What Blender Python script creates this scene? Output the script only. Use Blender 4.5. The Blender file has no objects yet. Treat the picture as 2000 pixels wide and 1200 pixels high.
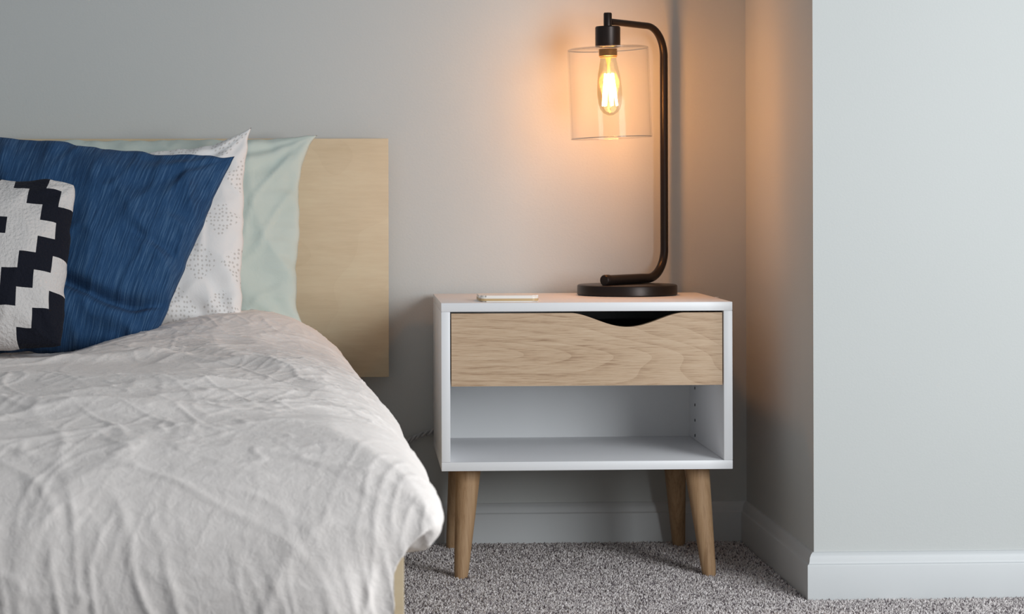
import bpy, bmesh, math, random
import numpy as np
from mathutils import Vector, Matrix, noise
random.seed(7); np.random.seed(7)
sc = bpy.context.scene; col = sc.collection
sc.view_settings.view_transform = 'Standard'
PI = math.pi
FL = -0.006                       # floor level under the carpet pile

# ------------------------------------------------------------------ camera
F = 4200.0; PPX, PPY = 900.0, 400.0
th = math.atan(200/4200); ph = math.radians(0.15)
d = Vector((math.sin(th), math.cos(th), 0)); r0 = Vector((math.cos(th), -math.sin(th), 0)); u0 = Vector((0, 0, 1))
r = r0*math.cos(ph) - u0*math.sin(ph); u = u0*math.cos(ph) + r0*math.sin(ph)
CAM = Vector((0, -4.13, 0.65))
cd = bpy.data.cameras.new('camera'); co = bpy.data.objects.new('camera', cd); col.objects.link(co)
m3 = Matrix((r, u, -d)).transposed()
co.matrix_world = Matrix.Translation(CAM) @ m3.to_4x4()
cd.sensor_width = 36; cd.lens = F/2000*36
cd.shift_x = (1000-PPX)/2000; cd.shift_y = (PPY-600)/2000
cd.dof.use_dof = True; cd.dof.focus_distance = 3.7; cd.dof.aperture_fstop = 14
sc.camera = co

def P(px, py, y):
    v = d + r*((px-PPX)/F) - u*((py-PPY)/F)
    t = (y-CAM.y)/v.y
    return CAM + v*t

# ------------------------------------------------------------------ materials
def newmat(name):
    m = bpy.data.materials.new(name); m.use_nodes = True
    nt = m.node_tree; nt.nodes.clear()
    return m, nt, nt.nodes, nt.links
def srgb(r_, g_, b_):
    f = lambda c: ((c/255)/12.92 if c/255 <= .04045 else ((c/255+.055)/1.055)**2.4)
    return (f(r_), f(g_), f(b_), 1)
def math_(N, L, op, a, b=None):
    n = N.new('ShaderNodeMath'); n.operation = op
    for i, x in enumerate((a, b)):
        if x is None: continue
        if isinstance(x, (int, float)): n.inputs[i].default_value = x
        else: L.new(x, n.inputs[i])
    return n.outputs[0]
def mixc(N, L, f, a, b):
    n = N.new('ShaderNodeMix'); n.data_type = 'RGBA'
    L.new(f, n.inputs[0])
    for i, x in ((6, a), (7, b)):
        if isinstance(x, tuple): n.inputs[i].default_value = x
        else: L.new(x, n.inputs[i])
    return n.outputs[2]
def plain(name, c, rough=.6, metal=0, var=.06, vscale=6, bump=0, bscale=200, stretch=(1, 1, 1), spec=.5):
    m, nt, N, L = newmat(name)
    o = N.new('ShaderNodeOutputMaterial'); b = N.new('ShaderNodeBsdfPrincipled'); L.new(b.outputs[0], o.inputs[0])
    b.inputs['Roughness'].default_value = rough; b.inputs['Metallic'].default_value = metal
    b.inputs['Specular IOR Level'].default_value = spec
    tc = N.new('ShaderNodeTexCoord'); mp = N.new('ShaderNodeMapping'); mp.inputs['Scale'].default_value = stretch
    L.new(tc.outputs['Object'], mp.inputs[0])
    n = N.new('ShaderNodeTexNoise'); n.inputs['Scale'].default_value = vscale; n.inputs['Detail'].default_value = 5
    L.new(mp.outputs[0], n.inputs['Vector'])
    cr = N.new('ShaderNodeValToRGB')
    cr.color_ramp.elements[0].position = .3; cr.color_ramp.elements[1].position = .7
    cr.color_ramp.elements[0].color = tuple(x*(1-var) for x in c[:3])+(1,)
    cr.color_ramp.elements[1].color = tuple(min(1, x*(1+var)) for x in c[:3])+(1,)
    L.new(n.outputs['Fac'], cr.inputs[0]); L.new(cr.outputs[0], b.inputs['Base Color'])
    if bump:
        n2 = N.new('ShaderNodeTexNoise'); n2.inputs['Scale'].default_value = bscale; n2.inputs['Detail'].default_value = 4
        L.new(mp.outputs[0], n2.inputs['Vector'])
        bp = N.new('ShaderNodeBump'); bp.inputs['Strength'].default_value = bump; bp.inputs['Distance'].default_value = .002
        L.new(n2.outputs['Fac'], bp.inputs['Height']); L.new(bp.outputs[0], b.inputs['Normal'])
    return m
def wood(name, cols, low, freq, streak, fine, ringfac=.3, finefac=.4, rough=.5, offset=(0, 0, 0)):
    # growth-ring figure: contour lines of a stretched smooth noise, plus streaks and fine pores
    m, nt, N, L = newmat(name)
    o = N.new('ShaderNodeOutputMaterial'); b = N.new('ShaderNodeBsdfPrincipled'); L.new(b.outputs[0], o.inputs[0])
    b.inputs['Roughness'].default_value = rough; b.inputs['Specular IOR Level'].default_value = .3
    tc = N.new('ShaderNodeTexCoord')
    ad = N.new('ShaderNodeVectorMath'); ad.operation = 'ADD'; ad.inputs[1].default_value = offset
    L.new(tc.outputs['Object'], ad.inputs[0])
    def nz_(vec, det, rg=.5):
        s = N.new('ShaderNodeVectorMath'); s.operation = 'MULTIPLY'; s.inputs[1].default_value = vec
        L.new(ad.outputs[0], s.inputs[0])
        n = N.new('ShaderNodeTexNoise'); n.inputs['Scale'].default_value = 1; n.inputs['Detail'].default_value = det; n.inputs['Roughness'].default_value = rg
        L.new(s.outputs[0], n.inputs['Vector']); return n.outputs['Fac']
    n1 = nz_(low, 1.5, .4)
    fr = math_(N, L, 'FRACT', math_(N, L, 'MULTIPLY', n1, freq))       # saw-tooth: soft early wood, sharp late wood line
    rg = math_(N, L, 'SUBTRACT', 1.0, math_(N, L, 'POWER', fr, 2.2))
    n2 = nz_(streak, 5, .6); n3 = nz_(fine, 3, .7)
    mf = N.new('ShaderNodeMix'); mf.data_type = 'FLOAT'; mf.inputs[0].default_value = finefac
    L.new(n2, mf.inputs[2]); L.new(n3, mf.inputs[3])
    mx = N.new('ShaderNodeMix'); mx.data_type = 'FLOAT'; mx.inputs[0].default_value = 1-ringfac
    L.new(rg, mx.inputs[2]); L.new(mf.outputs[0], mx.inputs[3])
    cr = N.new('ShaderNodeValToRGB'); E = cr.color_ramp.elements
    E[0].position = .33; E[0].color = cols[0]; E[1].position = .68; E[1].color = cols[2]
    e = E.new(.5); e.color = cols[1]
    L.new(mx.outputs[0], cr.inputs[0]); L.new(cr.outputs[0], b.inputs['Base Color'])
    bp = N.new('ShaderNodeBump'); bp.inputs['Strength'].default_value = .15; bp.inputs['Distance'].default_value = .0005
    L.new(n3, bp.inputs['Height']); L.new(bp.outputs[0], b.inputs['Normal'])
    return m
M_wall = plain('wall_paint', srgb(198, 200, 198), .7, var=.012, vscale=3, bump=.12, bscale=260)
M_base = plain('baseboard_paint', srgb(202, 204, 205), .45, var=.02)
M_white = plain('white_laminate', srgb(238, 238, 240), .4, var=.008)
M_backp = plain('white_backing', srgb(238, 239, 240), .55, var=.008)
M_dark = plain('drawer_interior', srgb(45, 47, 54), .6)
M_bronze = plain('dark_bronze', srgb(44, 36, 33), .38, metal=.6, var=.06, vscale=20)
M_brass = plain('bulb_cap_metal', srgb(190, 160, 120), .35, metal=.8)
M_phone = plain('phone_white', srgb(240, 235, 228), .35, var=.01)
M_phoneb = plain('phone_rim', srgb(198, 168, 124), .4, var=.02)
M_cord = plain('cord_plastic', srgb(175, 175, 176), .3, var=.1)
M_hole = plain('hole_dark', srgb(70, 70, 72), .8)
M_oak = wood('drawer_oak', (srgb(152, 121, 94), srgb(197, 168, 139), srgb(214, 189, 161)), (.9, 1, 7.0), 34, (5, 5, 120), (26, 26, 760), ringfac=.085, finefac=.6, offset=(.33, 0, .1))
M_leg = wood('leg_wood', (srgb(140, 108, 78), srgb(172, 138, 104), srgb(186, 155, 121)), (22, 22, 2.2), 8, (110, 110, 5), (500, 500, 22), ringfac=.05, rough=.6)
M_birch = wood('birch_veneer', (srgb(201, 181, 149), srgb(209, 190, 159), srgb(215, 199, 168)), (2.2, 1, 4.2), 9, (5, 5, 16), (16, 16, 160), ringfac=.07, finefac=.35, rough=.5)
M_matt = plain('mattress_cover', srgb(205, 203, 200), .9)

def fabric(name, build, rough=.9, bump=.25, bscale=500, wr=.0, wscale=26, bdist=.001):
    m, nt, N, L = newmat(name)
    o = N.new('ShaderNodeOutputMaterial'); b = N.new('ShaderNodeBsdfPrincipled'); L.new(b.outputs[0], o.inputs[0])
    b.inputs['Roughness'].default_value = rough; b.inputs['Specular IOR Level'].default_value = .15
    b.inputs['Sheen Weight'].default_value = .03
    tc = N.new('ShaderNodeTexCoord')
    c = build(N, L, tc)
    L.new(c, b.inputs['Base Color'])
    n2 = N.new('ShaderNodeTexNoise'); n2.inputs['Scale'].default_value = bscale; n2.inputs['Detail'].default_value = 3
    L.new(tc.outputs['Object'], n2.inputs['Vector'])
    bp = N.new('ShaderNodeBump'); bp.inputs['Strength'].default_value = bump; bp.inputs['Distance'].default_value = bdist
    L.new(n2.outputs['Fac'], bp.inputs['Height'])
    last = bp
    if wr:
        n3 = N.new('ShaderNodeTexNoise'); n3.inputs['Scale'].default_value = wscale; n3.inputs['Detail'].default_value = 6; n3.inputs['Distortion'].default_value = 1.2
        L.new(tc.outputs['Object'], n3.inputs['Vector'])
        b3 = N.new('ShaderNodeBump'); b3.inputs['Strength'].default_value = wr; b3.inputs['Distance'].default_value = .01
        L.new(n3.outputs['Fac'], b3.inputs['Height']); L.new(bp.outputs[0], b3.inputs['Normal']); last = b3
    L.new(last.outputs[0], b.inputs['Normal'])
    return m
def col_linen(N, L, tc):
    n = N.new('ShaderNodeTexNoise'); n.inputs['Scale'].default_value = 90; n.inputs['Detail'].default_value = 5
    L.new(tc.outputs['Object'], n.inputs['Vector'])
    return mixc(N, L, n.outputs['Fac'], srgb(238, 229, 223), srgb(248, 240, 235))
def col_mint(N, L, tc):
    n = N.new('ShaderNodeTexNoise'); n.inputs['Scale'].default_value = 20
    L.new(tc.outputs['Object'], n.inputs['Vector'])
    return mixc(N, L, n.outputs['Fac'], srgb(194, 205, 197), srgb(204, 213, 206))
def col_blue(N, L, tc):
    mp = N.new('ShaderNodeMapping'); mp.inputs['Scale'].default_value = (210, 5.5, 1); mp.inputs['Rotation'].default_value = (0, 0, math.radians(1))
    L.new(tc.outputs['UV'], mp.inputs[0])
    n = N.new('ShaderNodeTexNoise'); n.inputs['Scale'].default_value = 1; n.inputs['Detail'].default_value = 6; n.inputs['Roughness'].default_value = .7
    L.new(mp.outputs[0], n.inputs['Vector'])
    cr = N.new('ShaderNodeValToRGB'); E = cr.color_ramp.elements
    E[0].position = .25; E[0].color = srgb(26, 46, 73); E[1].position = .78; E[1].color = srgb(92, 123, 155)
    e = E.new(.5); e.color = srgb(41, 74, 112)
    L.new(n.outputs['Fac'], cr.inputs[0])
    return cr.outputs[0]
def col_dots(N, L, tc):
    sx = N.new('ShaderNodeSeparateXYZ'); L.new(tc.outputs['UV'], sx.inputs[0])
    U = math_(N, L, 'MULTIPLY', sx.outputs[0], 7.0); V = math_(N, L, 'MULTIPLY', sx.outputs[1], 4.6)
    row = math_(N, L, 'FLOOR', V); off = math_(N, L, 'MULTIPLY', row, .5)
    fu = math_(N, L, 'SUBTRACT', math_(N, L, 'FRACT', math_(N, L, 'ADD', U, off)), .5)
    fv = math_(N, L, 'SUBTRACT', math_(N, L, 'FRACT', V), .5)
    dm = math_(N, L, 'ADD', math_(N, L, 'ABSOLUTE', fu), math_(N, L, 'ABSOLUTE', fv))
    mask = math_(N, L, 'LESS_THAN', dm, .46)
    mp = N.new('ShaderNodeMapping'); mp.inputs['Scale'].default_value = (74, 46, 1)
    L.new(tc.outputs['UV'], mp.inputs[0])
    v = N.new('ShaderNodeTexVoronoi'); v.voronoi_dimensions = '2D'; v.inputs['Scale'].default_value = 1; v.inputs['Randomness'].default_value = .5
    L.new(mp.outputs[0], v.inputs['Vector'])
    dot = math_(N, L, 'LESS_THAN', v.outputs['Distance'], .25)
    f = math_(N, L, 'MULTIPLY', mask, dot)
    return mixc(N, L, f, srgb(234, 231, 229), srgb(205, 200, 196))
def col_zig(N, L, tc):
    sx = N.new('ShaderNodeSeparateXYZ'); L.new(tc.outputs['UV'], sx.inputs[0])
    X = math_(N, L, 'MULTIPLY', math_(N, L, 'ABSOLUTE', math_(N, L, 'SUBTRACT', sx.outputs[0], .655)), 12.5)
    Y = math_(N, L, 'MULTIPLY', math_(N, L, 'ABSOLUTE', math_(N, L, 'SUBTRACT', sx.outputs[1], .655)), 9.6)
    D = math_(N, L, 'ADD', math_(N, L, 'FLOOR', math_(N, L, 'ADD', X, .5)), math_(N, L, 'FLOOR', math_(N, L, 'ADD', Y, .5)))
    cr = N.new('ShaderNodeValToRGB'); cr.color_ramp.interpolation = 'CONSTANT'; E = cr.color_ramp.elements
    bk = srgb(26, 28, 38); wh = srgb(216, 211, 208)
    E[0].position = 0; E[0].color = bk; E[1].position = .5/20; E[1].color = wh
    for p_, c_ in ((3.5, bk), (5.5, wh), (7.5, bk), (10.5, wh), (12.5, bk)):
        e = E.new(p_/20); e.color = c_
    L.new(math_(N, L, 'DIVIDE', D, 20), cr.inputs[0])
    return cr.outputs[0]
M_linen = fabric('linen', col_linen, bump=.3, bscale=520, wr=.14, wscale=70)
M_mint = fabric('mint_cotton', col_mint, bump=.1, wr=.14)
M_blue = fabric('indigo_weave', col_blue, bump=.5, bscale=300, wr=.12, wscale=18)
M_dots = fabric('dotted_cotton', col_dots, bump=.15, wr=.14)
M_zig = fabric('stepped_knit', col_zig, bump=1.0, bscale=200, bdist=.003)

def glassmat(name, tint, lo, hi, power=4, emit=None, es=0, haze=0):
    m, nt, N, L = newmat(name)
    o = N.new('ShaderNodeOutputMaterial')
    t = N.new('ShaderNodeBsdfTransparent'); t.inputs[0].default_value = tint
    g = N.new('ShaderNodeBsdfGlossy'); g.inputs['Roughness'].default_value = .06
    tc = N.new('ShaderNodeTexCoord'); n = N.new('ShaderNodeTexNoise'); n.inputs['Scale'].default_value = 14
    L.new(tc.outputs['Object'], n.inputs['Vector'])
    bp = N.new('ShaderNodeBump'); bp.inputs['Strength'].default_value = .05; bp.inputs['Distance'].default_value = .01
    L.new(n.outputs['Fac'], bp.inputs['Height']); L.new(bp.outputs[0], g.inputs['Normal'])
    lw = N.new('ShaderNodeLayerWeight'); lw.inputs['Blend'].default_value = .5
    f = math_(N, L, 'ADD', math_(N, L, 'MULTIPLY', math_(N, L, 'POWER', lw.outputs['Facing'], power), hi), lo)
    mx = N.new('ShaderNodeMixShader')
    L.new(f, mx.inputs[0]); L.new(t.outputs[0], mx.inputs[1]); L.new(g.outputs[0], mx.inputs[2])
    out = mx.outputs[0]
    if haze:
        tr = N.new('ShaderNodeBsdfTranslucent'); tr.inputs[0].default_value = (.75, .9, 1, 1)
        m2 = N.new('ShaderNodeMixShader'); m2.inputs[0].default_value = haze
        L.new(out, m2.inputs[1]); L.new(tr.outputs[0], m2.inputs[2]); out = m2.outputs[0]
    if emit:
        e = N.new('ShaderNodeEmission'); e.inputs[0].default_value = emit; e.inputs[1].default_value = es
        a = N.new('ShaderNodeAddShader'); L.new(out, a.inputs[0]); L.new(e.outputs[0], a.inputs[1]); out = a.outputs[0]
    L.new(out, o.inputs[0])
    return m
M_glass = glassmat('shade_glass', (.99, .988, .986, 1), .006, .45, 4, haze=.005)
M_rim = glassmat('shade_rim_glass', (.98, .975, .97, 1), .10, .3, 2, haze=.010)
M_bulb = glassmat('bulb_glass', (1, .97, .9, 1), .02, .10, 4, emit=(1, .45, .10, 1), es=.24)
def emis(name, c, s):
    m, nt, N, L = newmat(name)
    o = N.new('ShaderNodeOutputMaterial'); e = N.new('ShaderNodeEmission'); e.inputs[0].default_value = c; e.inputs[1].default_value = s
    L.new(e.outputs[0], o.inputs[0]); return m
M_fil = emis('filament_glow', (1, .66, .30, 1), 30)

# ------------------------------------------------------------------ object helpers
offs = {}
def tag(o, label=None, cat=None, group=None, kind=None):
    if label: o['label'] = label
    if cat: o['category'] = cat
    if group: o['group'] = group
    if kind: o['kind'] = kind
    return o
def thing(name, label, cat, loc, group=None):
    o = bpy.data.objects.new(name, None); col.objects.link(o); o.location = loc; o.empty_display_size = .05
    offs[o] = Vector(loc); return tag(o, label, cat, group)
def link(name, me, mat, parent=None, angle=35, loc=None):
    o = bpy.data.objects.new(name, me); col.objects.link(o)
    me.materials.append(mat)
    if parent is not None:
        off = offs[parent]; o.parent = parent
    else:
        if loc is None:
            a = np.array([v.co for v in me.vertices]); mn, mx = a.min(0), a.max(0)
            loc = ((mn[0]+mx[0])/2, (mn[1]+mx[1])/2, mn[2])
        off = Vector(loc); o.location = off
    offs[o] = off
    me.transform(Matrix.Translation(-off))
    me.shade_smooth(); me.set_sharp_from_angle(angle=math.radians(angle))
    return o
def fin(name, bm, mat, parent=None, angle=35, loc=None):
    bmesh.ops.recalc_face_normals(bm, faces=bm.faces)
    me = bpy.data.meshes.new(name); bm.to_mesh(me); bm.free()
    return link(name, me, mat, parent, angle, loc)
def bx(bm, x0, x1, y0, y1, z0, z1, bev=0, seg=2):
    g = bmesh.ops.create_cube(bm, size=1)
    vs = g['verts']
    for v in vs:
        v.co = Vector((x0 if v.co.x < 0 else x1, y0 if v.co.y < 0 else y1, z0 if v.co.z < 0 else z1))
    if bev:
        es = list({e for v in vs for e in v.link_edges})
        bmesh.ops.bevel(bm, geom=es, offset=bev, segments=seg, affect='EDGES', profile=.5)
def box(name, x0, x1, y0, y1, z0, z1, mat, parent=None, bev=.001, seg=2):
    bm = bmesh.new(); bx(bm, x0, x1, y0, y1, z0, z1, bev, seg); return fin(name, bm, mat, parent)
def lathe(bm, prof, cx, cy, n=48, xf=None, closed=False):
    rings = []
    for (rr, z) in prof:
        ring = []
        if rr < 1e-6:
            p = Vector((cx, cy, z)); ring = [bm.verts.new(xf(p) if xf else p)]
        else:
            for k in range(n):
                a = 2*PI*k/n; p = Vector((cx+rr*math.cos(a), cy+rr*math.sin(a), z)); ring.append(bm.verts.new(xf(p) if xf else p))
        rings.append(ring)
    pairs = list(zip(rings[:-1], rings[1:]))
    if closed: pairs.append((rings[-1], rings[0]))
    for A, B in pairs:
        for k in range(n):
            k2 = (k+1) % n
            if len(A) == 1 and len(B) == 1: continue
            if len(A) == 1: bm.faces.new((A[0], B[k], B[k2]))
            elif len(B) == 1: bm.faces.new((A[k], B[0], A[k2]))
            else: bm.faces.new((A[k], B[k], B[k2], A[k2]))
def sweep(bm, pts, rad, n=20, cap=True):
    pts = [Vector(p) for p in pts]
    if not hasattr(rad, '__len__'): rad = [rad]*len(pts)
    prev = None; rings = []
    for i, p in enumerate(pts):
        t = (pts[min(i+1, len(pts)-1)]-pts[max(i-1, 0)]).normalized()
        if prev is None:
            a = t.orthogonal().normalized()
        else:
            a = (prev - t*prev.dot(t)).normalized()
        prev = a; b = t.cross(a)
        rings.append([bm.verts.new(p+(a*math.cos(2*PI*k/n)+b*math.sin(2*PI*k/n))*rad[i]) for k in range(n)])
    for A, B in zip(rings[:-1], rings[1:]):
        for k in range(n): bm.faces.new((A[k], A[(k+1) % n], B[(k+1) % n], B[k]))
    if cap:
        bm.faces.new(rings[0][::-1]); bm.faces.new(rings[-1])

# ------------------------------------------------------------------ the setting
SX = P(1457, 500, 0).x            # side wall plane
SY = -0.615                       # face of the projecting wall
def struct(o): o['kind'] = 'structure'; return o
struct(box('floor', -2.6, 2.6, -4.6, .12, FL-.05, FL, plain('carpet_backing', srgb(118, 114, 114), .95, var=.2, vscale=200), bev=0))
struct(box('wall_back', -2.6, SX+.1, 0, .12, FL, 2.4, M_wall, bev=0))
struct(box('wall_side', SX, SX+.1, SY+.1, 0, FL, 2.4, M_wall, bev=0))
struct(box('wall_right', SX, 2.6, SY, SY+.1, FL, 2.4, M_wall, bev=0))
BP = [(0, FL), (.013, FL), (.013, .054), (.0125, .0555), (.010, .0575), (.009, .061), (.0085, .067), (.006, .072), (.003, .075), (0, .0755)]
def baseboard(name, f0, f1):
    bm = bmesh.new()
    A = [bm.verts.new(f0(t, z)) for t, z in BP]; B = [bm.verts.new(f1(t, z)) for t, z in BP]
    n = len(BP)
    for k in range(n): bm.faces.new((A[k], B[k], B[(k+1) % n], A[(k+1) % n]))
    bm.faces.new(A); bm.faces.new(B[::-1])
    return struct(fin(name, bm, M_base, angle=30))
baseboard('baseboard_back', lambda t, z: (-2.6, -t, z), lambda t, z: (SX-t, -t, z))
baseboard('baseboard_side', lambda t, z: (SX-t, -t, z), lambda t, z: (SX-t, SY-t, z))
baseboard('baseboard_right', lambda t, z: (SX-t, SY-t, z), lambda t, z: (2.6, SY-t, z))

# ------------------------------------------------------------------ nightstand
NF, NB = -.42, -.022
xl = P(862, 760, NF).x; xr = P(1431, 760, NF).x
zt = P(1145, 591, NF).z; zb = P(1145, 919, NF).z
T = .0155; cx = (xl+xr)/2
ns = thing('nightstand', 'white box nightstand with light oak drawer front and splayed wooden legs', 'nightstand', (cx, (NF+NB)/2, FL))
box('top_panel', xl, xr, NF, NB, zt-T, zt, M_white, ns)
box('bottom_panel', xl, xr, NF, NB, zb, zb+T, M_white, ns)
sl = box('side_panel', xl, xl+T, NF, NB, zb+T, zt-T, M_white, ns)
sr = box('side_panel', xr-T, xr, NF, NB, zb+T, zt-T, M_white, ns)
box('back_panel', xl+T, xr-T, NB-.008, NB-.002, zb+T, zt-T, M_backp, ns, bev=0)
zd1 = P(1145, 612, NF).z; zd0 = P(1145, 754, NF).z
dx0, dx1 = xl+T+.002, xr-T-.002
cxd = P(1226, 612, NF).x; hw = .098; dip = .0245
bm = bmesh.new(); rows = []
n = 140
for k in range(n+1):
    x = dx0+(dx1-dx0)*k/n
    t = (x-cxd)/hw
    s = dip*(.5+.5*math.cos(PI*t))**.85 if abs(t) < 1 else 0
    rows.append([bm.verts.new((x, yy, zz)) for yy, zz in ((NF+.002, zd0), (NF+.002, zd1-s), (NF+.018, zd1-s), (NF+.018, zd0))])
for A, B in zip(rows[:-1], rows[1:]):
    for k in range(4): bm.faces.new((A[k], A[(k+1) % 4], B[(k+1) % 4], B[k]))
bm.faces.new(rows[0]); bm.faces.new(rows[-1][::-1])
dr = fin('drawer_front', bm, M_oak, ns, 40)
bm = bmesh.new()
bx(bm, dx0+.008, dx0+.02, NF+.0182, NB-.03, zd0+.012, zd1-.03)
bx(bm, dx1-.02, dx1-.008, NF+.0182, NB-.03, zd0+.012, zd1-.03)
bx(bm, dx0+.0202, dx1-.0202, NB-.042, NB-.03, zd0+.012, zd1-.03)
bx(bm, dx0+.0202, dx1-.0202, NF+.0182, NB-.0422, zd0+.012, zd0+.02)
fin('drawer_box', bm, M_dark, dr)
box('inner_shelf', xl+T+.0002, xr-T-.0002, NF+.03, NB-.0085, zd0+.001, zd0+.010, M_white, ns)
for k, zz in enumerate((.3027, .271, .242, .2135)):
    bm = bmesh.new()
    bmesh.ops.create_cone(bm, cap_ends=True, segments=14, radius1=.0028, radius2=.0028, depth=.001, matrix=Matrix.Translation((xr-T-.0004, -.10, zz)) @ Matrix.Rotation(PI/2, 4, 'Y'))
    fin('peg_hole', bm, M_hole, sr)
bm = bmesh.new(); pc = P(1398, 583, -.24)
bmesh.ops.create_cone(bm, cap_ends=True, segments=16, radius1=.004, radius2=.004, depth=.0008, matrix=Matrix.Translation((pc.x, -.25, zt+.0004)))
fin('screw_cover', bm, M_backp, ns)
def leg(xt, yt, xb, yb):
    bm = bmesh.new(); pts = []; rad = []
    for k in range(13):
        t = k/12
        pts.append((xt+(xb-xt)*t, yt+(yb-yt)*t, zb+(FL-zb)*t)); rad.append(.0225-.0105*t)
    rad[-1] -= .0015
    sweep(bm, pts, rad, 28); return fin('leg', bm, M_leg, ns)
fl = P(915, 920, -.36).x; fr = P(1361, 920, -.36).x
leg(fl, -.355, P(900, 1125, -.38).x, -.38); leg(fr, -.355, P(1386, 1122, -.38).x, -.38)
leg(fl, -.085, P(883, 1062, -.05).x, -.05); leg(fr, -.085, P(1326, 1062, -.05).x, -.05)

# ------------------------------------------------------------------ table lamp
ry = -.17; py_ = -.032
Rp = P(1187, 60, ry); rxx = Rp.x
pole = P(1297, 300, py_)
e = Vector((pole.x-rxx, py_-ry, 0)); Ls = e.length; e.normalize()
base0 = Vector((rxx, ry, 0))
bc = P(1225, 565, -.125)
lamp = thing('table_lamp', 'dark bronze table lamp with curved stem, clear glass shade and glowing filament bulb', 'lamp', (bc.x, -.125, zt))
RB = .0935
bm = bmesh.new()
lathe(bm, [(0, zt), (RB-.002, zt), (RB, zt+.002), (RB, zt+.017), (RB-.001, zt+.019), (RB-.003, zt+.020), (0, zt+.020)], bc.x, -.125, 72)
fin('lamp_base', bm, M_bronze, lamp, 30)
za = P(1200, 42, ry).z; zl = zt+.020+.0095
def S(s, z): return base0 + e*s + Vector((0, 0, z))
path = []; rad = []
for k in range(6): path.append(S(.006+(Ls-.056-.006)*k/6, za)); rad.append(.0062)
for k in range(15):
    a = PI/2*k/14; path.append(S(Ls-.056+.056*math.sin(a), za-.056+.056*math.cos(a))); rad.append(.0062+.0014*k/14)
for k in range(1, 24): path.append(S(Ls, za-.056+(zl+.055-za+.056)*k/24)); rad.append(.0076)
for k in range(15):
    a = PI/2*k/14; path.append(S(Ls-.055+.055*math.cos(a), zl+.055-.055*math.sin(a))); rad.append(.0076+.0012*k/14)
for k in range(1, 7): path.append(S(Ls-.055+(-.006-Ls+.055)*k/6, zl)); rad.append(.0094)
bm = bmesh.new(); sweep(bm, path, rad, 24); st = fin('stem', bm, M_bronze, lamp, 50)
bm = bmesh.new(); sweep(bm, [S(.0, zl), S(-.012, zl), S(-.014, zl)], [.0104, .0104, .009], 24); fin('stem_cap', bm, M_bronze, st, 40)
zr = lambda py: P(1187, py, ry).z
bm = bmesh.new(); lathe(bm, [(0, zr(53)), (.0078, zr(53)), (.0078, zr(27)), (.0068, zr(25)), (0, zr(25))], rxx, ry, 24); fin('neck', bm, M_bronze, lamp, 30)
bm = bmesh.new(); lathe(bm, [(0, zr(92)), (.0225, zr(92)), (.0232, zr(90)), (.0232, zr(54)), (.022, zr(52)), (0, zr(52))], rxx, ry, 40); fin('socket', bm, M_bronze, lamp, 30)
piv = Vector((rxx, ry, zr(92)))
rot = Matrix.Rotation(math.radians(-2.2), 4, 'Y')
tilt = lambda p: piv + (rot @ (p-piv))
RS = .0752; z1 = zr(92); z0 = zr(270)
bm = bmesh.new(); g = .0022
lathe(bm, [(.0215, z1-.001), (RS-.006, z1-.001), (RS-.002, z1-.0028), (RS, z1-.007), (RS, z0+.001), (RS-g/2, z0), (RS-g, z0+.001), (RS-g, z1-.007), (RS-g-.0015, z1-.0042), (RS-.007, z1-g-.001), (.0215, z1-g-.001)], rxx, ry, 80, tilt, closed=True)
shd = fin('lamp_shade', bm, M_glass, lamp, 30)
for zz_, rr_ in ((z0+.0004, .0012), (z1-.0035, .0009)):
    bm = bmesh.new()
    lathe(bm, [(RS-.0011+rr_*math.cos(2*PI*k/8), zz_+rr_*math.sin(2*PI*k/8)) for k in range(8)], rxx, ry, 80, tilt, closed=True)
    fin('glass_rim', bm, M_rim, shd, 60)
zz = lambda py: P(1187, py, ry).z
bulbprof = [(.0140, zz(109)), (.0145, zz(115)), (.0170, zz(128)), (.0205, zz(148)), (.0225, zz(170)), (.0230, zz(186)), (.0217, zz(202)), (.018, zz(214)), (.0125, zz(221)), (.006, zz(225)), (0, zz(226))]
bmb = bmesh.new(); lathe(bmb, bulbprof, rxx, ry, 40, tilt)
bulb = fin('bulb', bmb, M_bulb, lamp, 60)
bm = bmesh.new(); prof_ = [(0, z1-.0035), (.0165, z1-.0035)]
for k in range(8): prof_ += [(.0178, z1-.004-.0018*k), (.0162, z1-.0049-.0018*k)]
prof_ += [(.0155, z1-.0195), (0, z1-.0195)]
lathe(bm, prof_, rxx, ry, 32, tilt)
fin('bulb_cap', bm, M_brass, bulb, 30)
bm = bmesh.new()
for k in range(7):
    a = 2*PI*k/7; a2 = a+PI/7
    t0 = Vector((rxx+.008*math.cos(a), ry+.008*math.sin(a), zz(144))); t1 = Vector((rxx+.0140*math.cos(a2), ry+.0140*math.sin(a2), zz(207)))
    t2 = Vector((rxx+.008*math.cos(a+2*PI/7), ry+.008*math.sin(a+2*PI/7), zz(144)))
    sweep(bm, [tilt(t0), tilt(t1)], .0014, 6); sweep(bm, [tilt(t1), tilt(t2)], .0014, 6)
fin('filament', bm, M_fil, bulb, 60)
bm = bmesh.new(); sweep(bm, [tilt(Vector((rxx, ry, zz(110)))), tilt(Vector((rxx, ry, zz(128)))), tilt(Vector((rxx, ry, zz(210))))], [.006, .003, .0014], 10)
fin('filament_mount', bm, plain('mount_glass', srgb(230, 190, 140), .2), bulb, 60)
lt = bpy.data.lights.new('bulb_light', 'POINT'); lt.energy = 3.4; lt.color = (1, .36, .06); lt.shadow_soft_size = .02
lo = bpy.data.objects.new('bulb_light', lt); col.objects.link(lo); lo.location = tilt(Vector((rxx, ry, zz(178))))

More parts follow.
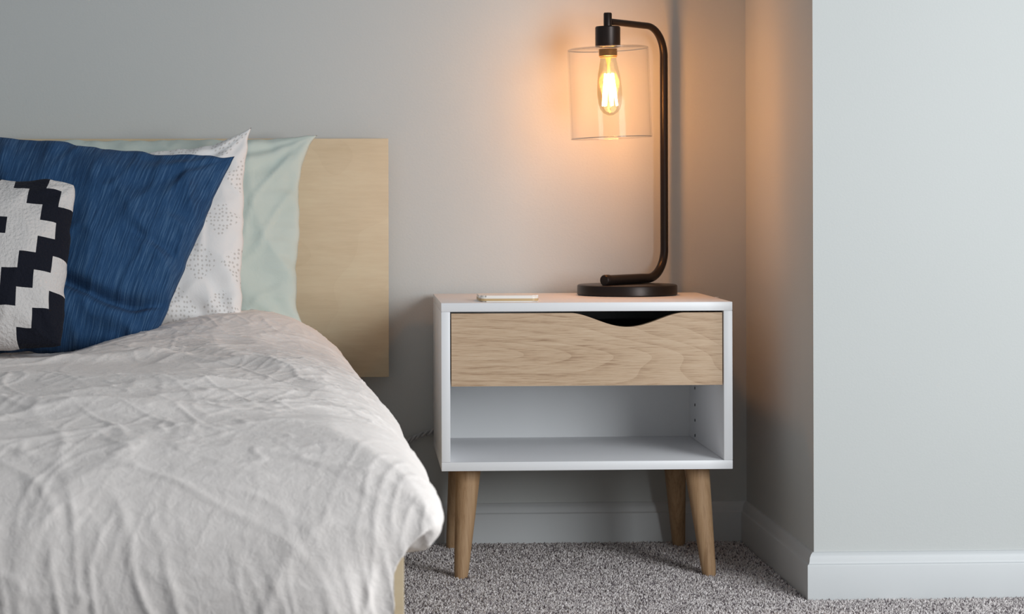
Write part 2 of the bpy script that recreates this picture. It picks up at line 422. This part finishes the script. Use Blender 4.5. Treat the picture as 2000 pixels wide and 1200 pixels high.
# ------------------------------------------------------------------ phone
def rslab(name, x0, x1, y0, y1, z0, z1, rc, mat, parent=None, bev=.002):
    bm = bmesh.new(); pts = []
    for (cx_, cy_, a0) in ((x1-rc, y1-rc, 0), (x0+rc, y1-rc, PI/2), (x0+rc, y0+rc, PI), (x1-rc, y0+rc, 1.5*PI)):
        for k in range(9):
            a = a0+PI/2*k/8; pts.append((cx_+rc*math.cos(a), cy_+rc*math.sin(a)))
    A = [bm.verts.new((x, y, z0)) for x, y in pts]; B = [bm.verts.new((x, y, z1)) for x, y in pts]; n = len(pts)
    f0 = bm.faces.new(A[::-1]); f1 = bm.faces.new(B)
    for k in range(n): bm.faces.new((A[k], A[(k+1) % n], B[(k+1) % n], B[k]))
    if bev: bmesh.ops.bevel(bm, geom=list(f0.edges)+list(f1.edges), offset=bev, segments=3, affect='EDGES')
    return fin(name, bm, mat, parent, 40)
pxl = P(935, 582, -.36).x; pxr = P(1050, 582, -.36).x
phn = thing('phone', 'slim white phone with rounded corners lying flat beside the lamp', 'phone', ((pxl+pxr)/2, -.34, zt))
rslab('phone_body', pxl, pxr, -.385, -.285, zt, zt+.0110, .012, M_phone, phn, bev=.003)
rslab('phone_rim', pxl-.0004, pxr+.0004, -.3854, -.2846, zt+.0015, zt+.0058, .0124, M_phoneb, phn, bev=0)

# ------------------------------------------------------------------ bed
HX = P(759, 500, -.05).x; HL = HX-1.62
hz1 = P(400, 271, -.05).z; hz0 = P(740, 737, -.05).z
bed = thing('bed', 'pale birch bed frame with flat plywood headboard, right side of it in view', 'bed', ((HX+HL)/2, -1.07, FL))
box('headboard', HL, HX, -.05, -.026, hz0, hz1, M_birch, bed, bev=.0012)
FX = P(789, 1150, -2.10).x
box('footboard', HL+.01, FX, -2.10, -2.075, .04, .325, M_birch, bed, bev=.0012)
for x in (HL+.012, FX-.026): box('side_rail', x, x+.022, -2.0745, -.0505, .09, .22, M_birch, bed, bev=.0012)
for x in (HL+.2, HX-.28): box('headboard_post', x, x+.06, -.05, -.026, FL, hz0, M_birch, bed, bev=.0012)
for x in (HL+.02, FX-.07):
    for y in (-2.07, -.2): box('leg', x+.005, x+.045, y, y+.04, FL, .09, M_birch, bed, bev=.0012)
box('mattress', HL+.05, -.085, -2.05, -.07, .12, .35, M_matt, bed, bev=.04, seg=4)

# ------------------------------------------------------------------ duvet
def prof(pts, step, sm):
    pts = np.array(pts, float); s = np.r_[0, np.cumsum(np.hypot(*np.diff(pts, axis=0).T))]
    q = np.linspace(0, s[-1], int(s[-1]/step)+1)
    a = np.stack([np.interp(q, s, pts[:, k]) for k in (0, 1)], 1)
    k = np.hanning(sm+2)[1:-1]; k /= k.sum(); h = sm//2
    out = a.copy()
    for c in (0, 1):
        ext = np.r_[2*a[0, c]-a[1:h+1, c][::-1], a[:, c], 2*a[-1, c]-a[-h-1:-1, c][::-1]]
        out[:, c] = np.convolve(ext, k, 'valid')
    return out
YF = -2.15
A_ = prof([(-.75, 0), (-.25, 0), (-.17, .003), (-.11, .011), (-.06, .027), (-.028, .048), (-.008, .074), (0, .098), (-.003, .115), (-.018, .128), (-.045, .134), (-.09, .130)], .0028, 17)
left = np.array([(x, 0) for x in np.linspace(-1.66, -.76, 24)])
A_ = np.r_[left, A_]
B_ = prof([(-.14, 0), (YF+.40, 0), (YF+.26, .004), (YF+.15, .016), (YF+.075, .040), (YF+.025, .085), (YF, .14), (YF-.006, .2), (YF-.004, .28), (YF, .335)], .0036, 17)
na, nb = len(A_), len(B_)
ss = lambda a, b, x: (lambda t: t*t*(3-2*t))(np.clip((x-a)/(b-a), 0, 1))
dx = np.tile(A_[:, 0], (nb, 1)); da = np.tile(A_[:, 1], (nb, 1))
Y = np.tile(B_[:, :1], (1, na)); db = np.tile(B_[:, 1:], (1, na))
ed = np.interp(-(Y+4.13), -np.array([4.1, 3.9, 3.0, 2.6, 2.1, 1.9]), [-.03, -.012, .052, .069, .077, .077])
da = da*(1-.20*ss(-1.5, -2.0, Y))
k = ss(.055, .125, db)
imax = int(np.argmax(A_[:, 0])); prog = np.tile(np.clip((np.arange(na)-imax)/(na-imax), 0, 1), (nb, 1))
X = dx + ed*(1-k) + .034*k
da2 = da*(1-k)
drop = (da2**5+np.maximum(db, 0)**5)**(1/5)
Yc = Y + k*(.016*ss(-.10, 0, dx)**2 + .012*prog)
left_drop = .12*(1-ss(-1.66, -1.52, X))
ztop = .428 + .034*np.exp(-((X+.16)/.11)**2-((Y+.28)/.2)**2) + .024*np.exp(-((X+.27)/.11)**2-((Y+.44)/.14)**2) \
    - .024*(1-ss(-.52, -.36, X))*ss(-1.15, -.75, Y) - .010*ss(-.8, -.3, Y)*(1-ss(-.52, -.38, X))
# long soft folds of the cover
def fold(x0, y0, x1, y1, wd, amp):
    L2 = (x1-x0)**2+(y1-y0)**2
    t = ((X-x0)*(x1-x0)+(Y-y0)*(y1-y0))/L2
    wob = .02*np.sin(t*5+x0*9)
    dist = ((X-x0)*(y1-y0)-(Y-y0)*(x1-x0))/math.sqrt(L2)+wob
    return amp*np.exp(-(dist/wd)**2)*ss(-.15, .2, t)*(1-ss(.75, 1.15, t))
ztop = ztop + fold(-.55, -1.72, -.16, -1.80, .045, .013) + fold(-.50, -1.35, -.12, -1.50, .05, .010) + fold(-.36, -.85, -.06, -1.25, .04, .009) \
    + fold(-.55, -1.05, -.28, -.95, .035, .009) + fold(-.24, -.62, -.02, -1.6, .03, .005) - fold(-.5, -1.55, -.1, -1.64, .05, .006) - fold(-.12, -.55, -.04, -.9, .04, .005)
Z = ztop - drop - left_drop*(drop < .1)
G = np.stack([X, Yc, Z], 2)
gu = np.gradient(G, axis=1); gv = np.gradient(G, axis=0)
Nn = np.cross(gv, gu); Nn /= np.linalg.norm(Nn, axis=2, keepdims=True)+1e-12
if Nn[40, 60, 2] < 0: Nn = -Nn
nz = noise.noise
def ridge(v): return max(0, 1-2.2*abs(v))**2
def sharp(v): return max(0, 1-5.0*abs(v))**1.6
def line(v): return max(0, 1-8.0*abs(v))**1.4
W = ss(.04, .17, db)
D = np.zeros((nb, na))
for j in range(nb):
    for i in range(na):
        x, y, z = G[j, i]
        if x < -.75: continue
        w = W[j, i]
        wp = nz((x*5, y*5, z*5+9))*.06          # warp, so creases wander
        d_ = nz((x*3.6, y*2.4, z*3))*.005
        patch = .25+.75*max(0, min(1, .5+1.8*nz((x*4+7, y*3, z*4))))
        p2 = .25+.75*max(0, min(1, .5+1.8*nz((x*5+1, y*4, z*5+4))))
        if w < 1:
            t = .0030*sharp(nz((x*4+1, y*5-x*3+wp*6, 3)))
            t += patch*(.0016*line(nz((x*6+y*3+wp*8, y*13+x*6, 1))) + .0013*line(nz((x*13+wp*9, y*34+x*9, 5)))) \
               + p2*(.0016*line(nz((x*17+y*6+wp*9, y*5, 8))) + .0013*line(nz((x*32-y*11+wp*12, y*9, 2))))
            d_ += (1-w)*t
        if w > 0:
            f = .004*ridge(nz((x*5+wp*4, y*2, z*1.8+x*2)))
            f += patch*(.0028*line(nz((x*12-z*3+wp*10, y*2, z*2.6))) + .0018*line(nz((x*40+z*9+wp*14, y*3, z*7)))) \
               + p2*(.0024*line(nz((x*23+z*6+wp*12, y*3, z*4))) + .0018*line(nz((x*11-z*19+wp*8, 3, z*13+x*6))))
            d_ += w*f
        D[j, i] = d_
edge_fade = 1-.7*prog
G = G + Nn*(D*edge_fade)[..., None]
verts = G.reshape(-1, 3).tolist()
faces = []
for j in range(nb-1):
    b0 = j*na
    for i in range(na-1): faces.append((b0+i, b0+i+1, b0+na+i+1, b0+na+i))
me = bpy.data.meshes.new('duvet'); me.from_pydata(verts, [], faces); me.update()
dv = link('duvet', me, M_linen, angle=180)
tag(dv, 'wrinkled off-white linen duvet spread over the bed and hanging over its foot', 'duvet')

# ------------------------------------------------------------------ pillows
def pillow(name, c, tf, tb, mat, bow, seed, wr, label, n=110, fold=0, rt=0, rb=0, puck=.004):
    TL, TR, BR, BL = c
    Nv = -((TR-TL).cross(BL-TL)).normalized()
    bu, pu, bv, pv = bow
    V = []; UV = []; idx = {}
    def put(i, j, side):
        bd = i in (0, n) or j in (0, n)
        key = (i, j, 0 if bd else side)
        if key in idx: return idx[key]
        q = lambda t: .45*t+.55*(.5-.5*math.cos(PI*t))
        uu, vv = q(i/n), q(j/n); a, b = 2*uu-1, 2*vv-1
        a2 = a*(1-bu*(1-abs(b)**pu)); b2 = b*(1-(bv if b < 0 else bv*.15)*(1-abs(a)**pv))
        rc = rb if b > 0 else rt
        cut = 1-rc*(abs(a)*abs(b))**7
        a2 *= cut; b2 *= cut
        s, t = (a2+1)/2, (b2+1)/2
        p = (TL*(1-s)+TR*s)*(1-t) + (BL*(1-s)+BR*s)*t
        w = max(0, 1-a*a)*max(0, 1-b*b)
        h = w**.5*(.7+.3*t)
        sd = seed*7.3
        # creases that fan out from the corners, plus soft random folds
        cre = 0
        for ca, cb in ((1, -1), (1, 1), (-1, -1)):
            da_, db_ = a-ca, b-cb; rr = math.hypot(da_, db_)
            an = math.atan2(db_, da_)
            cre += math.sin(an*11+sd+nz((rr*3, sd, ca))*2)*math.exp(-rr*2.2)*min(1, rr*3)
        nn = wr*(cre*.9 + ridge(nz((p.x*7+sd, p.y*4, p.z*4+p.x*5)))*.9 + sharp(nz((p.x*13+sd, 2, p.z*10-p.x*7)))*.5 + nz((p.x*5+sd, 1, p.z*5)))*min(1, w*5)**.5
        # seam puckers
        nn += puck*nz((a*9+sd, 1, 2))*math.exp(-(1-abs(b))*7)*min(1, w*12) + puck*nz((b*8+sd, 5, 2))*math.exp(-(1-abs(a))*7)*min(1, w*12)
        ew = (.005*nz((p.x*14+sd, 4, p.z*14))+.003*nz((p.x*40+sd, 4, p.z*40)))*(1-min(1, w*3))
        if fold:
            nn -= fold*math.exp(-((vv-.755-.05*math.sin(uu*9))/.028)**2)*ss(.45, .62, uu)*min(1, w*5)
            nn -= .5*fold*math.exp(-((vv-.52-.5*(uu-.9))/.03)**2)*ss(.72, .86, uu)*min(1, w*5)
        if side == 0: p = p + Nv*(tf*h+nn)
        else: p = p - Nv*(tb*h)
        p = p + Vector((ew, 0, ew))
        idx[key] = len(V); V.append(p); UV.append((uu, 1-vv)); return idx[key]
    Fc = []
    for side in (0, 1):
        for j in range(n):
            for i in range(n):
                f = [put(i, j, side), put(i, j+1, side), put(i+1, j+1, side), put(i+1, j, side)]
                Fc.append(f if side == 0 else f[::-1])
    me = bpy.data.meshes.new(name); me.from_pydata(V, [], Fc); me.update()
    ul = me.uv_layers.new(name='UVMap')
    for l in me.loops: ul.data[l.index].uv = UV[l.vertex_index]
    o = link(name, me, mat, angle=180)
    return tag(o, label, 'pillow', 'pillows propped against the headboard')
pillow('pillow', (P(-170, 270, -.105), P(620, 264, -.105), P(606, 650, -.20), P(-170, 650, -.20)), .080, .04, M_mint, (.078, 6, .05, 5), 1, .009, 'plain pale mint green pillow leaning on the headboard, rearmost of the pillows', puck=.008)
pillow('pillow', (P(-90, 285, -.225), P(488, 252, -.225), P(478, 656, -.335), P(-90, 675, -.335)), .070, .03, M_dots, (.035, 4, .20, 4), 2, .009, 'white pillow with small grey dot clusters between mint and blue pillows', rb=.04, puck=.007)
pillow('pillow', (P(-150, 240, -.345), P(460, 304, -.345), P(298, 690, -.475), P(-210, 696, -.475)), .11, .03, M_blue, (.025, 4, .07, 5), 3, .013, 'streaky indigo blue pillow behind the black and white cushion', fold=.03, rb=.05, puck=.014)
pillow('cushion', (P(-235, 356, -.50), P(154, 354, -.50), P(124, 680, -.61), P(-260, 694, -.61)), .09, .03, M_zig, (.03, 4, .0, 4), 4, .005, 'black and white knitted cushion with stepped diamond pattern, frontmost of the pillows', rt=.045, rb=.03)

# ------------------------------------------------------------------ power cord
bm = bmesh.new()
ctrl = [P(765, 990, -.016), P(775, 900, -.016), P(795, 864, -.014), P(822, 850, -.0125), P(850, 842, -.0115), P(900, 838, -.0115), P(960, 850, -.0115)]
dense = []
for a, b in zip(ctrl[:-1], ctrl[1:]):
    for q in range(12): dense.append(a.lerp(b, q/12))
for phs in (0, PI):
    sweep(bm, [p+Vector((0, .0028*math.sin(i*.6+phs), .0035*math.cos(i*.6+phs))) for i, p in enumerate(dense)], .0026, 8)
tag(fin('power_cord', bm, M_cord, angle=60), 'grey twisted power cord running behind the nightstand along the wall', 'cord')

# ------------------------------------------------------------------ carpet pile
def pile():
    sp = .0034
    xs = np.arange(-.02, 1.2, sp); ys = np.arange(-.9, -.012, sp)
    gx, gy = np.meshgrid(xs, ys); gx = gx.ravel()+np.random.uniform(-.4, .4, gx.size)*sp; gy = gy.ravel()+np.random.uniform(-.4, .4, gy.size)*sp
    ok = ~((gx > SX-.016) & (gy > SY-.016))
    for (lx, ly) in ((P(900, 1125, -.38).x, -.38), (P(1386, 1122, -.38).x, -.38), (P(883, 1062, -.05).x, -.05), (P(1326, 1062, -.05).x, -.05)):
        ok &= (gx-lx)**2+(gy-ly)**2 > .0125**2
    gx, gy = gx[ok], gy[ok]; n = gx.size
    a = np.random.uniform(0, 2*PI, n); lean = np.random.uniform(.001, .004, n); la = np.random.uniform(0, 2*PI, n)
    h = np.random.uniform(.005, .0085, n); rr = np.random.uniform(.0011, .0019, n)
    V = np.zeros((n, 7, 3))
    for q in range(3):
        an = a+2*PI*q/3
        V[:, q] = np.stack([gx+rr*np.cos(an), gy+rr*np.sin(an), np.full(n, FL)], 1)
        V[:, 3+q] = np.stack([gx+lean*.5*np.cos(la)+rr*1.15*np.cos(an+.5), gy+lean*.5*np.sin(la)+rr*1.15*np.sin(an+.5), FL+h*.65], 1)
    V[:, 6] = np.stack([gx+lean*np.cos(la), gy+lean*np.sin(la), FL+h], 1)
    base = (np.arange(n)*7)[:, None]
    quads = np.array([(0, 1, 4, 3), (1, 2, 5, 4), (2, 0, 3, 5)]); tris = np.array([(3, 4, 6), (4, 5, 6), (5, 3, 6)])
    Fq = (base[:, None, :]+quads[None]).reshape(-1, 4); Ft = (base[:, None, :]+tris[None]).reshape(-1, 3)
    me = bpy.data.meshes.new('carpet_pile')
    me.vertices.add(n*7); me.vertices.foreach_set('co', V.reshape(-1))
    nl = Fq.size+Ft.size; me.loops.add(nl); me.loops.foreach_set('vertex_index', np.r_[Fq.ravel(), Ft.ravel()].astype(np.int32))
    npoly = len(Fq)+len(Ft); me.polygons.add(npoly)
    starts = np.r_[np.arange(len(Fq))*4, len(Fq)*4+np.arange(len(Ft))*3].astype(np.int32)
    me.polygons.foreach_set('loop_start', starts)
    me.update(calc_edges=True); me.validate()
    pal = np.array([srgb(238, 231, 229), srgb(216, 208, 206), srgb(194, 186, 185), srgb(160, 151, 153), srgb(112, 103, 107)])
    c = pal[np.random.choice(5, n, p=[.26, .31, .22, .12, .09])]
    at = me.attributes.new('tuft', 'FLOAT_COLOR', 'POINT'); at.data.foreach_set('color', np.repeat(c, 7, axis=0).ravel().astype(np.float32))
    m, nt, N, L = newmat('carpet_yarn')
    o = N.new('ShaderNodeOutputMaterial'); b = N.new('ShaderNodeBsdfPrincipled'); L.new(b.outputs[0], o.inputs[0])
    b.inputs['Roughness'].default_value = .95; b.inputs['Specular IOR Level'].default_value = .1
    an = N.new('ShaderNodeAttribute'); an.attribute_name = 'tuft'; L.new(an.outputs['Color'], b.inputs['Base Color'])
    o = link('carpet_pile', me, m, angle=180, loc=(.5, -.5, FL))
    tag(o, 'speckled grey short-pile carpet around the nightstand legs', 'carpet', kind='stuff')
pile()

# ------------------------------------------------------------------ light
def area(name, loc, tgt, sx, sy, en, c):
    l = bpy.data.lights.new(name, 'AREA'); l.shape = 'RECTANGLE'; l.size = sx; l.size_y = sy; l.energy = en; l.color = c
    o = bpy.data.objects.new(name, l); col.objects.link(o); o.location = loc
    o.rotation_euler = (Vector(tgt)-Vector(loc)).to_track_quat('-Z', 'Y').to_euler(); return o
area('window_daylight', (1.65, -2.6, .98), (.4, -.2, .5), .9, 1.1, 47, (.93, .975, 1.0))
w = bpy.data.worlds.new('world'); sc.world = w; w.use_nodes = True
bg = w.node_tree.nodes['Background']; bg.inputs[0].default_value = (.86, .93, 1, 1); bg.inputs[1].default_value = .27
